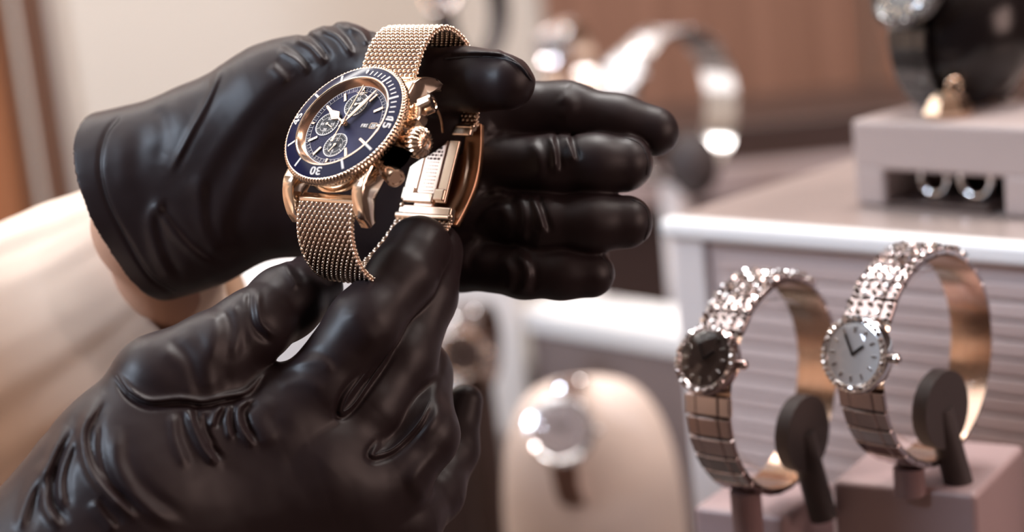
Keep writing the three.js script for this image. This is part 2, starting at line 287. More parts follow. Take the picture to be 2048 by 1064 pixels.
// ring in the local y-z plane, dial towards +z, width along x (all mm)
function jewelWatch(name, label, group, o) {
  const t = new THREE.Group(); t.name = numbered(name); scene.add(t); t.userData = { label, category: 'watch' }; if (group) t.userData.group = group;
  const { R, band, caseR, linkMat, caseMat, dialMat, gems } = o, p = (n, g, m, par = t) => part(n, (Array.isArray(g) ? merge(g) : g).scale(0.001, 0.001, 0.001), m, par);
  const zc = R + 2, open = Math.asin(Math.min(0.9, (caseR - 2) / R));
  p('case', latheZ([[0, -3.5], [caseR * 0.8, -3.5], [caseR, -1.5], [caseR + 0.4, 1], [caseR, 3.2], [caseR * 0.84, 3.8], [caseR * 0.8, 3.2], [0, 3]], 64).translate(0, 0, zc), caseMat);
  p('dial', latheZ([[caseR * 0.8, 3.25], [0, 3.3]], 64).translate(0, 0, zc), dialMat);
  const marks = []; for (let k = 0; k < 12; k++) marks.push(rbox(0.8, caseR * 0.16, 0.4, 0.1, 0, caseR * 0.64, 3.5).rotateZ(k * Math.PI / 6).translate(0, 0, zc));
  p('hour_marks', marks, o.markMat || steel).userData.kind = 'stuff';
  p('hand', rbox(1.0, caseR * 0.42, 0.4, 0.1, 0, caseR * 0.18, 3.8).rotateZ(-0.9).translate(0, 0, zc), o.handMat || jet); p('hand', rbox(0.8, caseR * 0.62, 0.4, 0.1, 0, caseR * 0.26, 4.2).rotateZ(0.5).translate(0, 0, zc), o.handMat || jet);
  p('crystal', latheZ([[caseR * 0.82, 3.8], [caseR * 0.7, 4.9], [caseR * 0.4, 5.5], [0, 5.7]], 64).translate(0, 0, zc), glassThin);
  p('crown', [lathe([[0, 0], [1.6, 0], [1.9, 0.6], [1.9, 2.4], [1.4, 3.2], [0, 3.4]], 24).rotateZ(-Math.PI / 2).translate(caseR, 0, zc - 0.5)], caseMat);
  // links all the way round, each a piece of its own
  const n = o.links, step = (Math.PI * 2 - 2 * open) / n, len = R * step - 0.22, w = (k) => band * (1 - 0.18 * Math.sin(Math.PI * (k + 0.5) / n)), shapes = new Map();
  for (let k = 0; k < n; k++) {
    const a = open + (k + 0.5) * step, wk = Math.round(w(k)); if (!shapes.has(wk)) shapes.set(wk, merge([rbox(wk * 0.5, 2.6, len, 0.6), rbox(wk * 0.245, 2.3, len, 0.5, wk * 0.372, -0.15, 0), rbox(wk * 0.245, 2.3, len, 0.5, -wk * 0.372, -0.15, 0)]).scale(0.001, 0.001, 0.001));
    const m = part('link', shapes.get(wk), linkMat, t), sy = o.squash || 1; m.position.set(0, Math.sin(a) * R * sy * 0.001, Math.cos(a) * R * 0.001); m.rotation.x = Math.PI / 2 - a;
  }
  p('inner_band', new THREE.CylinderGeometry(R - 1.5, R - 1.5, band * 0.9, 96, 1, true).rotateZ(Math.PI / 2).scale(1, o.squash || 1, 1), o.lining || linkMat);
  const list = [], put = (x, y, z, s) => list.push(new THREE.Matrix4().compose(V(x, y, z).multiplyScalar(0.001), new THREE.Quaternion().setFromEuler(new THREE.Euler(rnd() * 3, rnd() * 3, rnd() * 3)), V(s, s, s).multiplyScalar(0.001)));
  if (gems) {  // small mirror stones for sparkle: jewels on some watches, only highlight spots on others
    for (let k = 0; k < 36; k++) { const a = k / 36 * Math.PI * 2; put(Math.cos(a) * caseR * 0.92, Math.sin(a) * caseR * 0.92, zc + 3.7, 1.15); }
    for (let k = 0; k < gems; k++) { const a = open * 0.8 + (k / gems) * o.gemArc, s = Math.sin(a) * (R + 1.8) * (o.squash || 1), c = Math.cos(a) * (R + 1.8); for (const x of [-0.42, -0.21, 0, 0.21, 0.42]) put(x * band + (rnd() - 0.5), s + (rnd() - 0.5), c, 1.0 + rnd() * 0.5); }
    const im = new THREE.InstancedMesh(gemGeo, gemMat, list.length); list.forEach((m, i) => im.setMatrixAt(i, m)); im.name = 'glint_stones'; im.userData.kind = 'stuff'; im.castShadow = im.receiveShadow = true; t.add(im);
  }
  return t;
}
const glassThin = std(rgb(1, 1, 1), 0.02, 0, { transmission: 1, thickness: 0, ior: 1.5 });
// sets a watch at a pixel and distance; axis and dial direction are given along the camera's right, up and back
function pose(t, px, py, d, n, roll = 0) {
  const z = V(...n).normalize().applyQuaternion(camera.quaternion), y0 = V(0, 1, 0), x = y0.clone().cross(z).normalize(), y = z.clone().cross(x);
  t.position.copy(at(px, py, d)); t.quaternion.setFromRotationMatrix(new THREE.Matrix4().makeBasis(x, y, z)); t.rotateZ(roll); t.updateMatrixWorld(true); return t;
}
const opal = std(rgb(0.80, 0.80, 0.82), 0.25, 0.3), cocoa = std(rgb(0.07, 0.045, 0.04), 0.3, 0.2);
const w1 = pose(jewelWatch('bracelet_watch', 'jewelled bracelet watch with a pale silver dial standing on a ring holder', null, { R: 38.5, band: 20, caseR: 14, linkMat: roseSteel, lining: warmSteel, caseMat: steel, dialMat: opal, gems: 26, gemArc: 1.7, links: 28, squash: 1.05 }), 1838, 712, 0.70, [-0.70, 0.05, 0.71]);
const w2 = pose(jewelWatch('bracelet_watch', 'jewelled bracelet watch with a dark brown dial standing on a ring holder', null, { R: 38.5, band: 20, caseR: 13, linkMat: roseDark, caseMat: roseSteel, lining: warmSteel, dialMat: cocoa, gems: 26, gemArc: 1.6, links: 28, squash: 1.08 }), 1532, 766, 0.715, [-0.62, 0.25, 0.74]);
// holder: block, post, a clear cuff and a dark pad inside the ring
function holder(w, label, corner, pxA, pxB, depth, R, padPx) {
  const q = block(corner, pxA, pxB, depth), h = corner.y - FLOOR_Y, t = thing('watch_holder', label, 'display stand', V(q.c.x, FLOOR_Y, q.c.z), q.turn), inv = new THREE.Matrix4().copy((t.updateMatrixWorld(true), t.matrixWorld)).invert();
  part('block', rbox(q.w, h, q.len, 0.003, 0, h / 2, 0), std(rgb(0.42, 0.30, 0.30), 0.35), t);
  const c = w.position.clone(), L = (v) => v.clone().applyMatrix4(inv), axis = V(1, 0, 0).applyQuaternion(w.quaternion);
  const tube = (a, b, r, m, name) => { const A = L(a), B = L(b), dir = B.clone().sub(A), g = new THREE.CylinderGeometry(r, r, dir.length(), 24).translate(0, dir.length() / 2, 0).applyQuaternion(new THREE.Quaternion().setFromUnitVectors(V(0, 1, 0), dir.normalize())).translate(A.x, A.y, A.z); return part(name, g, m, t); };
  // short post under the ring
  const low = c.clone().add(V(0, -R * 1.1, 0).applyQuaternion(w.quaternion)); tube(V(low.x, FLOOR_Y + h - 0.002, low.z), low, 0.006, std(rgb(0.25, 0.16, 0.16), 0.3), 'post');
  // the clear cuff that carries the bracelet from inside
  const cuff = new THREE.CylinderGeometry(R * 0.86, R * 0.86, 0.012, 48, 1, true, 0.4, 5.4).rotateZ(Math.PI / 2).applyQuaternion(w.quaternion).translate(c.x, c.y, c.z).applyMatrix4(inv); part('cuff', cuff, glassThin, t);
  // dark pad on its own post
  const pad = at(...padPx), foot = V(pad.x + 0.004, FLOOR_Y + h - 0.002, pad.z - 0.004), back = pad.clone().addScaledVector(axis, -0.006);
  tube(back, pad, 0.015, padMat, 'pad'); tube(foot, back.clone().lerp(pad, 0.3), 0.0055, padMat, 'post'); tube(V(back.x, back.y, back.z), pad.clone().lerp(c, 0.4), 0.005, acrylic, 'arm');
}
holder(w1, 'mauve block with posts carrying the silver-dialled watch', at(1952, 988, 0.69), [1662, 960], [2048, 942], 0.06, 0.0385, [1895, 820, 0.695]);
holder(w2, 'mauve block with posts carrying the dark-dialled watch', at(1572, 1035, 0.72), [1384, 1012], [1690, 985], 0.045, 0.0385, [1618, 868, 0.71]);
// white stand on the box with the black watch and a small gold piece
{
  const p = at(1838, 395, 0.95), y = BOXF.p0.y, a = onLevel(1838, 405, y), b = onLevel(2100, 425, y), w = Math.hypot(b.x - a.x, b.z - a.z), top = at(1838, 225, a.clone().applyMatrix4(camera.matrixWorldInverse).z * -1).y - y;
  const t = thing('watch_stand', 'pale open-fronted stand carrying the black watch', 'display stand', V((a.x + b.x) / 2, y, (a.z + b.z) / 2 - 0.03), Math.atan2(-(b.z - a.z), b.x - a.x)), st = std(rgb(0.43, 0.345, 0.325), 0.38);
  part('top', rbox(w + 0.03, 0.024, 0.07, 0.003, 0.012, top - 0.012, 0), st, t); part('side', rbox(0.018, top - 0.022, 0.07, 0.003, -w / 2 + 0.006, (top - 0.022) / 2, 0), st, t); part('side', rbox(0.018, top - 0.022, 0.07, 0.003, w / 2 + 0.018, (top - 0.022) / 2, 0), st, t); part('back', rbox(w, top - 0.022, 0.006, 0.002, 0, (top - 0.022) / 2, -0.03), umber, t); part('shelf', rbox(w, 0.003, 0.066, 0.001, 0, 0.0015, 0), umber, t);  // dark back and shelf make the recess look deep
  for (const [x, s] of [[-0.004, 1], [0.019, 1.1]]) { const g = thing('ring', x < 0 ? 'small steel ring in the pale open stand, the left of two' : 'small steel ring in the pale open stand, the right of two', 'ring', t.localToWorld(V(x, 0.003, 0.018)), t.rotation.y); part('hoop', new THREE.TorusGeometry(0.0075 * s, 0.0016, 10, 32).translate(0, 0.009 * s, 0), steel, g); part('stone', new THREE.OctahedronGeometry(0.003 * s, 0).translate(0, 0.019 * s, 0), gemMat, g); }
  t.updateMatrixWorld(true);
  const d = -t.position.clone().applyMatrix4(camera.matrixWorldInverse).z;
  const bw = pose(jewelWatch('bracelet_watch', 'black watch with glossy black bracelet on the pale open stand', null, { R: 40, band: 22, caseR: 19, linkMat: jet, caseMat: jet, dialMat: jet, markMat: gold, handMat: gold, gems: 30, gemArc: 4.6, links: 24 }), 1925, 60, d, [-0.72, 0.35, 0.6]);
  const pl = thing('watch_pillow', 'black rounded pillow inside the black watch', 'pillow', bw.position.clone()); pl.quaternion.copy(bw.quaternion); part('cushion', new THREE.SphereGeometry(0.0375, 32, 20).scale(0.9, 1, 0.95), std(rgb(0.010, 0.007, 0.007), 0.22, 0, { specularIntensity: 0.7 }), pl);
  const gp = thing('charm', 'small polished gold charm lying on the pale stand', 'charm', t.localToWorld(V(w / 2 - 0.028, top, 0.02)), 0.4); part('body', toCreasedNormals(lathe([[0, 0], [0.008, 0], [0.010, 0.003], [0.007, 0.009], [0.004, 0.012], [0, 0.0125]], 7), 0.2).scale(1.3, 1, 1), gold, gp); part('loop', new THREE.TorusGeometry(0.0035, 0.001, 8, 20).translate(0.004, 0.014, 0), gold, gp);
}
// far watch on a tall holder, others beyond the hands
function poleStand(label, px, py, d, m = pale) { const p = at(px, py, d), h = p.y - FLOOR_Y, t = thing('watch_holder', label, 'display stand', V(p.x, FLOOR_Y, p.z)); part('foot', lathe([[0, 0], [0.032, 0], [0.032, 0.008], [0.012, 0.014], [0, 0.014]], 40), m, t); part('post', new THREE.CylinderGeometry(0.011, 0.013, h - 0.01, 24).translate(0, (h - 0.01) / 2 + 0.01, 0), m, t); return t; }
{
  const w3 = pose(jewelWatch('bracelet_watch', 'large silver bracelet watch on a tall holder behind the finger tips', null, { R: 56, band: 34, caseR: 20, linkMat: steel, caseMat: steel, dialMat: opal, gems: 26, gemArc: 1.7, links: 30 }), 1345, 215, 1.35, [-0.66, 0.35, 0.66]);
  poleStand('pale round-footed holder under the large silver watch', 1350, 365, 1.345);
  const pd = thing('watch_pillow', 'dark pad inside the large silver watch', 'pillow', at(1385, 330, 1.34)); part('cushion', new THREE.SphereGeometry(0.022, 28, 18).scale(0.9, 1.1, 0.9), padMat, pd);
  pose(jewelWatch('bracelet_watch', 'dark bracelet watch at the top edge above the thumb', null, { R: 42, band: 22, caseR: 18, linkMat: padMat, caseMat: warmSteel, dialMat: cocoa, gems: 8, gemArc: 1.2, links: 26 }), 945, 20, 1.5, [-0.5, 0.2, 0.8]);
  poleStand('pale round-footed holder under the dark watch above the thumb', 945, 128, 1.5);
  pose(jewelWatch('bracelet_watch', 'small brown bracelet watch between thumb and the large silver watch', null, { R: 34, band: 18, caseR: 15, linkMat: warmSteel, caseMat: roseSteel, dialMat: cocoa, gems: 8, gemArc: 1.2, links: 24 }), 1140, 130, 1.5, [-0.4, 0.3, 0.85]);
  poleStand('pale round-footed holder under the small brown watch', 1140, 212, 1.5);
  const top = scene.getObjectByName('display_block');
  pose(jewelWatch('bracelet_watch', 'blurred watch with a brown strap beside the pinching glove', null, { R: 27, band: 20, caseR: 17, linkMat: std(rgb(0.09, 0.045, 0.03), 0.5), caseMat: warmSteel, dialMat: cocoa, gems: 10, gemArc: 1.0, links: 22 }), 955, 690, 1.24, [-0.3, -0.15, 0.94]);
  poleStand('dark round-footed holder under the brown-strapped watch', 955, 772, 1.24, umber);
}
// beige cushion with a silver watch strapped round it
{
  const c = at(1190, 1040, 1.15), t = thing('watch_cushion', 'large beige cushion carrying a strapped silver watch', 'cushion', V(c.x, FLOOR_Y, c.z), -0.2), h = at(1190, 742, 1.15).y - FLOOR_Y;
  const prof = []; for (let i = 0; i <= 28; i++) { const a = i / 28 * Math.PI / 2; prof.push([0.0575 * Math.pow(Math.cos(a), 0.55), h * (0.55 + 0.45 * Math.pow(Math.sin(a), 0.8))]); }
  part('cushion', lathe([[0, 0.01], [0.05, 0.012], [0.056, 0.03], [0.0575, h * 0.5], ...prof.slice(1, -1), [0.004, h]], 64).scale(1, 1, 0.75), std(rgb(0.78, 0.62, 0.54), 0.85, 0, { bumpMap: weave, bumpScale: 0.0002 }), t); part('foot', rbox(0.1, 0.012, 0.075, 0.003, 0, 0.006, 0), umber, t);
  const w = pose(jewelWatch('wristwatch', 'silver watch strapped to the large beige cushion', null, { R: 38, band: 16, caseR: 21, linkMat: std(rgb(0.20, 0.10, 0.07), 0.5), caseMat: steel, dialMat: std(rgb(0.35, 0.28, 0.27), 0.3, 0.5), gems: 8, gemArc: 0.7, links: 24, squash: 1.0 }), 1152, 885, 1.12, [-0.25, 0.25, 0.93]);  // stones added here to give highlight spots
}
// ------------------------------------------------------------------ the person: two gloved hands, the forearm and the wide sleeve behind them
const satin = std(rgb(0.021, 0.0128, 0.0138), 0.41, 0, { bumpMap: weave, bumpScale: 0.00003, sheen: 0.22, sheenColor: rgb(0.55, 0.36, 0.37), sheenRoughness: 0.5, specularIntensity: 0.6 });
const seamThread = std(rgb(0.02, 0.017, 0.02), 0.5);
const linen = std(rgb(0.92, 0.73, 0.59), 0.9, 0, { bumpMap: weave, bumpScale: 0.0002, sheen: 0.3, sheenColor: rgb(1, 0.9, 0.8), sheenRoughness: 0.6 });
const skin = std(rgb(0.50, 0.29, 0.20), 0.55);
const person = thing('person', 'person in wide beige sleeves and black satin gloves holding up a gold watch', 'person', at(W / 2, H / 2, Z0 / 1000));
person.quaternion.copy(camera.quaternion);
const soft = (x, y, z) => 0.2 * noise3.noise(x * 0.05 + 3, y * 0.05, z * 0.05) * 2 + 0.06 * noise3.noise(x * 0.16, y * 0.16 + 7, z * 0.16) * 2;

function glove(palm, fingers, kPalm, kFinger, folds, cut, cell, pad = 2) {
  const all = [...palm, ...fingers.flat()], [lo, hi] = bounds(all, pad + 2);
  const fb = fingers.map((f) => bounds(f, 9));
  const raw = (x, y, z) => {
    const p = chain(palm, kPalm, x, y, z); let grown = 0; // how far the fingers lift the surface off the palm
    for (let i = 0; i < fingers.length; i++) {
      const [a, b] = fb[i]; let lift;
      if (x < a[0] || y < a[1] || z < a[2] || x > b[0] || y > b[1] || z > b[2]) lift = p - (Math.max(a[0] - x, x - b[0], a[1] - y, y - b[1], a[2] - z, z - b[2]) + 7); // far from this finger: a cheap bound will do
      else lift = p - smin(p, chain(fingers[i], 4, x, y, z), kFinger);
      if (lift <= 0) continue;
      const k = Math.min(2.2, grown, lift); grown = k > 0.001 ? -smin(-grown, -lift, k) : Math.max(grown, lift);
    }
    return p - grown;
  };
  const field = (x, y, z) => {
    let d = raw(x, y, z);
    if (Math.abs(d) < 6) d += folding(folds, x, y, z) + soft(x, y, z);
    if (cut) d = cut(d, x, y, z);
    return d;
  };
  return { geo: surfaceNet(field, lo, hi, cell), field };
}

// left hand, palm towards the viewer, thumb through the watch
const lz = (z) => (z < -45 ? -45 + (z + 45) * 0.6 : z), flat = (list) => bones(list.map(([x, y, z, r]) => [x, y, lz(z), r * (Z0 - lz(z)) / (Z0 - z)]));
const leftPalm = [
  ...flat([[430, 320, -84, 17], [960, 238, -68, 13]]), ...flat([[430, 390, -85, 18], [940, 330, -67, 14]]), ...flat([[490, 400, -84, 16], [930, 430, -64, 13.5]]), ...flat([[565, 420, -80, 13], [915, 518, -60, 11]]),
  ...flat([[440, 290, -84, 22], [200, 352, -90, 23.5]]), ...flat([[535, 390, -80, 16.5], [400, 470, -84, 17], [318, 496, -88, 19.5]]), ...flat([[480, 350, -82, 22], [230, 420, -90, 25]]),
  ...flat([[440, 285, -80, 22], [560, 205, -72, 20], [690, 130, -62, 14.5]]),
  ...flat([[700, 210, -66, 18], [800, 232, -52, 13], [880, 248, -44, 9]]),
];
const leftFingers = [
  flat([[680, 135, -62, 14.5], [790, 152, -42, 11.5], [880, 160, -32, 10.4], [950, 160, -27, 10.3], [1012, 164, -22, 9.7]]),
  flat([[985, 228, -64, 13], [1130, 222, -59, 10.3], [1235, 246, -56, 9.6], [1308, 262, -54, 9]]),
  flat([[955, 330, -60, 11.5], [1105, 332, -43, 10.2], [1190, 329, -41, 10], [1248, 328, -43, 9.8]]),
  flat([[945, 432, -58, 11], [1085, 448, -40, 9.9], [1180, 447, -38, 9.7], [1252, 444, -40, 9.2]]),
  flat([[925, 520, -54, 10], [1050, 545, -40, 8.6], [1120, 548, -39, 8.5], [1182, 548, -40, 8.3]]),
];
const lf = (pts, amp, wide, groove = 0.5, z = -55, reach = 24) => fold(pts, lz(z), amp, wide, groove, reach);
const leftFolds = [
  // long thin ridges down the wrist, the flare of the cuff
  lf([[445, 128], [415, 200], [378, 270], [340, 345]], 0.8, 1.3, 0.2, -62), lf([[640, 90], [520, 190], [430, 310], [370, 420]], 0.45, 3.2, 0.5, -58), lf([[310, 405], [330, 440], [380, 500], [440, 540]], 0.7, 1.8, 0.5, -62), lf([[322, 395], [300, 440], [320, 520], [350, 570]], 0.7, 2.2, 0.5, -64),
  lf([[545, 250], [470, 370], [440, 470], [470, 510]], 0.7, 3.4, 0.5, -56), lf([[400, 350], [405, 450], [440, 520]], 0.6, 2.4, 0.5, -60), lf([[310, 212], [330, 260], [320, 330]], -0.5, 3.0, 0.2, -68), lf([[252, 250], [244, 330], [274, 430]], 0.3, 3.5, 0.4, -68),
  // gathers at the thumb joint
  lf([[556, 98], [590, 118], [618, 148]], 1.0, 1.5, 0.7, -50), lf([[590, 76], [622, 92], [652, 128]], 1.5, 1.5, 0.8, -50), lf([[640, 56], [676, 72], [706, 112]], 1.4, 1.4, 0.8, -50), lf([[690, 50], [722, 64], [736, 90]], 1.1, 1.4, 0.7, -50), lf([[540, 130], [560, 150], [575, 165]], 0.6, 1.8, 0.5, -52),
  // hem of the cuff, stitched
  lf([[246, 226], [216, 260], [200, 320], [210, 390], [254, 480], [304, 558], [355, 590]], -0.6, 1.0, 0, -72),
  // creases of the fingers and palm
  lf([[1100, 268], [1108, 300], [1112, 345]], 1.2, 1.2, 0.8, -34, 16), lf([[1132, 270], [1138, 292], [1148, 325]], 1.0, 1.2, 0.8, -34, 16), lf([[1060, 280], [1076, 310], [1080, 360]], 0.6, 2, 0.6, -36, 16),
  lf([[1064, 393], [1076, 425], [1090, 470]], 1.2, 1.3, 0.8, -32, 16), lf([[1040, 390], [1048, 430], [1040, 490]], 0.9, 2.0, 0.6, -36, 16), lf([[1000, 400], [1018, 450], [1010, 490]], 0.8, 2.2, 0.6, -40, 18),
  lf([[1040, 505], [1056, 545], [1048, 585]], 0.8, 1.7, 0.8, -34, 16), lf([[1005, 510], [1020, 550], [1010, 585]], 0.6, 2, 0.6, -38, 16),
  lf([[970, 360], [940, 400], [915, 440]], 1.1, 2.2, 0.6, -50, 18), lf([[990, 250], [950, 280], [925, 320]], 0.9, 2.6, 0.5, -52, 18), lf([[1020, 385], [975, 395], [930, 440]], 1.0, 1.8, 0.7, -48, 18), lf([[960, 470], [930, 500], [920, 540]], 0.8, 2.2, 0.6, -48, 18),
  lf([[1120, 190], [1140, 210], [1120, 240]], 0.5, 2.5, 0.5, -46, 16),
  // top of the thumb: flattened tip with a seam and a tuck
  lf([[900, 108], [960, 104], [1010, 110], [1050, 138], [1070, 165]], 1.2, 0.9, 0.6, -22, 18), lf([[870, 112], [920, 96], [985, 104], [1010, 98]], 1.4, 1.5, 0.7, -24, 18),
  // seams round the finger tips
  lf([[1250, 268], [1285, 285], [1300, 320], [1296, 360]], 0.4, 0.8, 0.5, -36, 14), lf([[1262, 392], [1293, 410], [1304, 445], [1290, 490]], 0.4, 0.8, 0.5, -34, 14), lf([[1200, 505], [1222, 530], [1228, 560]], 0.35, 0.8, 0.5, -34, 14),
];
const cuffAt = px3([262, 412, lz(-88)]), cuffN = V(-0.86, -0.30, -0.41).normalize();
const cuffBones = [...flat([[440, 290, -84, 20.4], [150, 358, -92, 22]]), ...flat([[535, 390, -80, 14.9], [400, 470, -84, 15.4], [262, 512, -90, 18]]), ...flat([[480, 350, -82, 20.4], [180, 430, -92, 23.5]])];
const leftCut = (d, x, y, z) => {
  const s = (x - cuffAt[0]) * cuffN.x + (y - cuffAt[1]) * cuffN.y + (z - cuffAt[2]) * cuffN.z;
  if (s > -34) { const inner = chain(cuffBones, 6, x, y, z) + 0.2; d = Math.max(d, -Math.max(inner, -(s + 30))); }
  return Math.max(d, s);
};
// right hand, its back towards the viewer, pinching the lower strap
const rz = (z) => (z > 0 ? z * 0.4 : z) - 4, back = (list) => bones(list.map(([x, y, z, r]) => [x, y, rz(z), r * (Z0 - rz(z)) / (Z0 - z)]));
const rightPalm = [
  ...back([[548, 858, 10, 16.5], [300, 970, 28, 26]]), ...back([[630, 930, 6, 17], [300, 1040, 30, 26]]), ...back([[700, 985, -2, 16.5], [320, 1100, 26, 24]]), ...back([[790, 1040, -14, 14.5], [360, 1170, 18, 22]]),
  ...back([[320, 775, 38, 15], [240, 950, 42, 22], [110, 1150, 56, 30]]), ...back([[300, 1010, 30, 26], [120, 1210, 54, 32]]), ...back([[400, 860, 22, 17], [520, 850, 10, 14]]),
];
const rightFingers = [
  back([[325, 765, 36, 14.5], [420, 716, 29, 13.2], [505, 656, 14, 11.7], [570, 606, -10, 11.7], [618, 577, -27, 11.6]]),
  back([[545, 855, 12, 16.5], [634, 777, 14, 11.8], [728, 648, 8, 11.3], [806, 551, -8, 10.9], [837, 498, -20, 11.2]]),
  back([[632, 925, 5, 16.5], [735, 820, -4, 12], [800, 715, -13, 11.5], [848, 592, -24, 11], [866, 503, -34, 10.5]]),
  back([[700, 980, -4, 15.5], [790, 935, -6, 12.6], [843, 868, -10, 12], [836, 748, -28, 11], [812, 690, -46, 10]]),
  back([[800, 1035, -16, 14], [865, 985, -30, 10.5], [906, 900, -42, 8.8], [930, 803, -48, 6.2]]),
];
const rf = (pts, amp, wide, groove = 0.5, z = 45, reach = 32) => fold(pts, z * 0.6 - 5, amp, wide, groove, reach);
const rightFolds = [
  // thumb seam and the tucks below it
  rf([[225, 750], [254, 789], [293, 811], [362, 808], [406, 813], [450, 804], [498, 792], [537, 748]], -1.5, 1.1, 0.7, 46), rf([[374, 812], [391, 862], [410, 900], [436, 930]], 1.7, 1.35, 0.7, 42), rf([[398, 826], [405, 862], [422, 896]], 0.9, 0.9, 0.7, 42), rf([[446, 808], [431, 828], [424, 856]], 1.1, 0.95, 0.8, 40), rf([[458, 808], [455, 843], [462, 880]], 1.1, 1.1, 0.7, 40),
  rf([[505, 790], [477, 818], [482, 855], [508, 894]], 1.7, 1.35, 0.75, 36), rf([[345, 825], [350, 875], [375, 940]], 0.7, 1.8, 0.5, 44),
  // the wrist and the glove's long arm
  rf([[200, 795], [166, 862], [176, 930], [210, 985], [275, 1040]], 2.0, 1.7, 0.7, 56, 40), rf([[192, 830], [188, 900], [212, 968], [262, 1030]], 1.1, 1.4, 0.7, 56, 40), rf([[135, 850], [96, 936], [92, 1010], [122, 1060]], 1.9, 1.7, 0.7, 60, 40), rf([[148, 870], [120, 950], [124, 1020]], 1.1, 1.5, 0.6, 60, 40), rf([[95, 920], [58, 990], [36, 1062]], 1.4, 1.9, 0.6, 64, 40), rf([[232, 850], [236, 930], [280, 1000], [360, 1058]], 0.9, 2.4, 0.5, 56, 40), rf([[185, 1000], [205, 1030], [232, 1062]], 1.1, 1.6, 0.6, 60, 40),
  // gathers on the thumb
  rf([[322, 694], [362, 730], [384, 802]], 0.4, 2.2, 0.5, 42), rf([[428, 616], [430, 660], [416, 730], [430, 800]], 1.1, 3.4, 0.45, 40), rf([[362, 664], [392, 710], [398, 790]], 0.3, 2.4, 0.5, 40), rf([[500, 575], [501, 622], [510, 655], [545, 688]], -1.1, 1.5, 0.8, 24), rf([[566, 524], [578, 545], [600, 578]], 0.9, 1.6, 0.6, -6), rf([[462, 606], [474, 650], [468, 720]], 0.5, 1.8, 0.5, 32),
  // round the base of the first finger and the slits between the fingers
  rf([[545, 738], [585, 728], [640, 722], [668, 745]], 0.5, 1.7, 0.6, 24, 26), rf([[555, 772], [600, 762], [650, 780]], 0.35, 2.0, 0.5, 26, 26), rf([[540, 790], [520, 840], [550, 890]], 0.6, 3.0, 0.4, 28, 26),
  rf([[782, 705], [745, 755], [700, 815], [682, 826], [690, 795], [730, 745]], 0.9, 1.0, 0.8, 10, 26), rf([[862, 800], [835, 850], [780, 902], [745, 910], [760, 885]], 0.9, 1.1, 0.8, -2, 26), rf([[905, 700], [870, 780], [872, 830], [840, 880]], 0.6, 2.2, 0.5, -6, 22), rf([[850, 1000], [830, 960], [880, 900]], 0.6, 2.5, 0.4, -10, 26),
  rf([[700, 620], [720, 660], [760, 690]], 0.4, 3, 0.4, 18, 20), rf([[790, 470], [840, 452], [890, 478]], 0.35, 3, 0.3, -10, 18),
];
const CELL_HAND = 0.72;
const left = glove(leftPalm, leftFingers, 12, 6, leftFolds, leftCut, CELL_HAND);
const gloveL = part('glove', left.geo, satin, person, 'black satin glove on the open hand, palm forward, thumb through the watch');
const right = glove(rightPalm, rightFingers, 13, 6, rightFolds, null, CELL_HAND);
const gloveR = part('glove', right.geo, satin, person, 'black satin glove pinching the strap, back of the hand forward');

// sewn seams lying on the cloth: a line of points is dropped onto the glove along its depth
function seam(shape, pts, parent, r = 0.3, top = 60) {
  const c = new THREE.CatmullRomCurve3(pts.map((p) => V(p[0], p[1], 0))), n = pts.length * 8, out = [];
  for (let i = 0; i <= n; i++) {
    const p = c.getPoint(i / n); let z = top, d = 0, q;
    for (let k = 0; k < 160; k++) { q = px3([p.x, p.y, z]); d = shape.field(q[0], q[1], q[2]); if (d < 0.05) break; z -= Math.max(0.12, d * 0.5); if (z < -110) break; }
    if (z > -110 && (!out.length || out[out.length - 1].distanceTo(V(...q)) < 4)) out.push(V(...q));
  }
  if (out.length < 6) return;
  return part('seam', new THREE.TubeGeometry(new THREE.CatmullRomCurve3(out), out.length * 2, r, 6).scale(0.001, 0.001, 0.001), seamThread, parent);
}
seam(left, [[240, 236], [216, 268], [204, 320], [212, 385], [254, 476], [304, 552], [350, 582]], gloveL, 0.22);
seam(left, [[890, 118], [940, 114], [1000, 116], [1040, 132], [1062, 160]], gloveL, 0.3, 20);
seam(left, [[1248, 274], [1280, 288], [1295, 318], [1293, 350]], gloveL, 0.22, 20); seam(left, [[1262, 398], [1290, 414], [1298, 445], [1288, 484]], gloveL, 0.22, 20); seam(left, [[1195, 508], [1216, 528], [1222, 558]], gloveL, 0.2, 20);
seam(right, [[776, 708], [745, 752], [702, 812], [686, 822], [694, 796], [728, 748]], gloveR, 0.25); seam(right, [[860, 800], [836, 846], [782, 898], [750, 908]], gloveR, 0.25); seam(right, [[232, 752], [258, 786], [296, 806], [362, 804], [406, 808], [450, 800]], gloveR, 0.25);
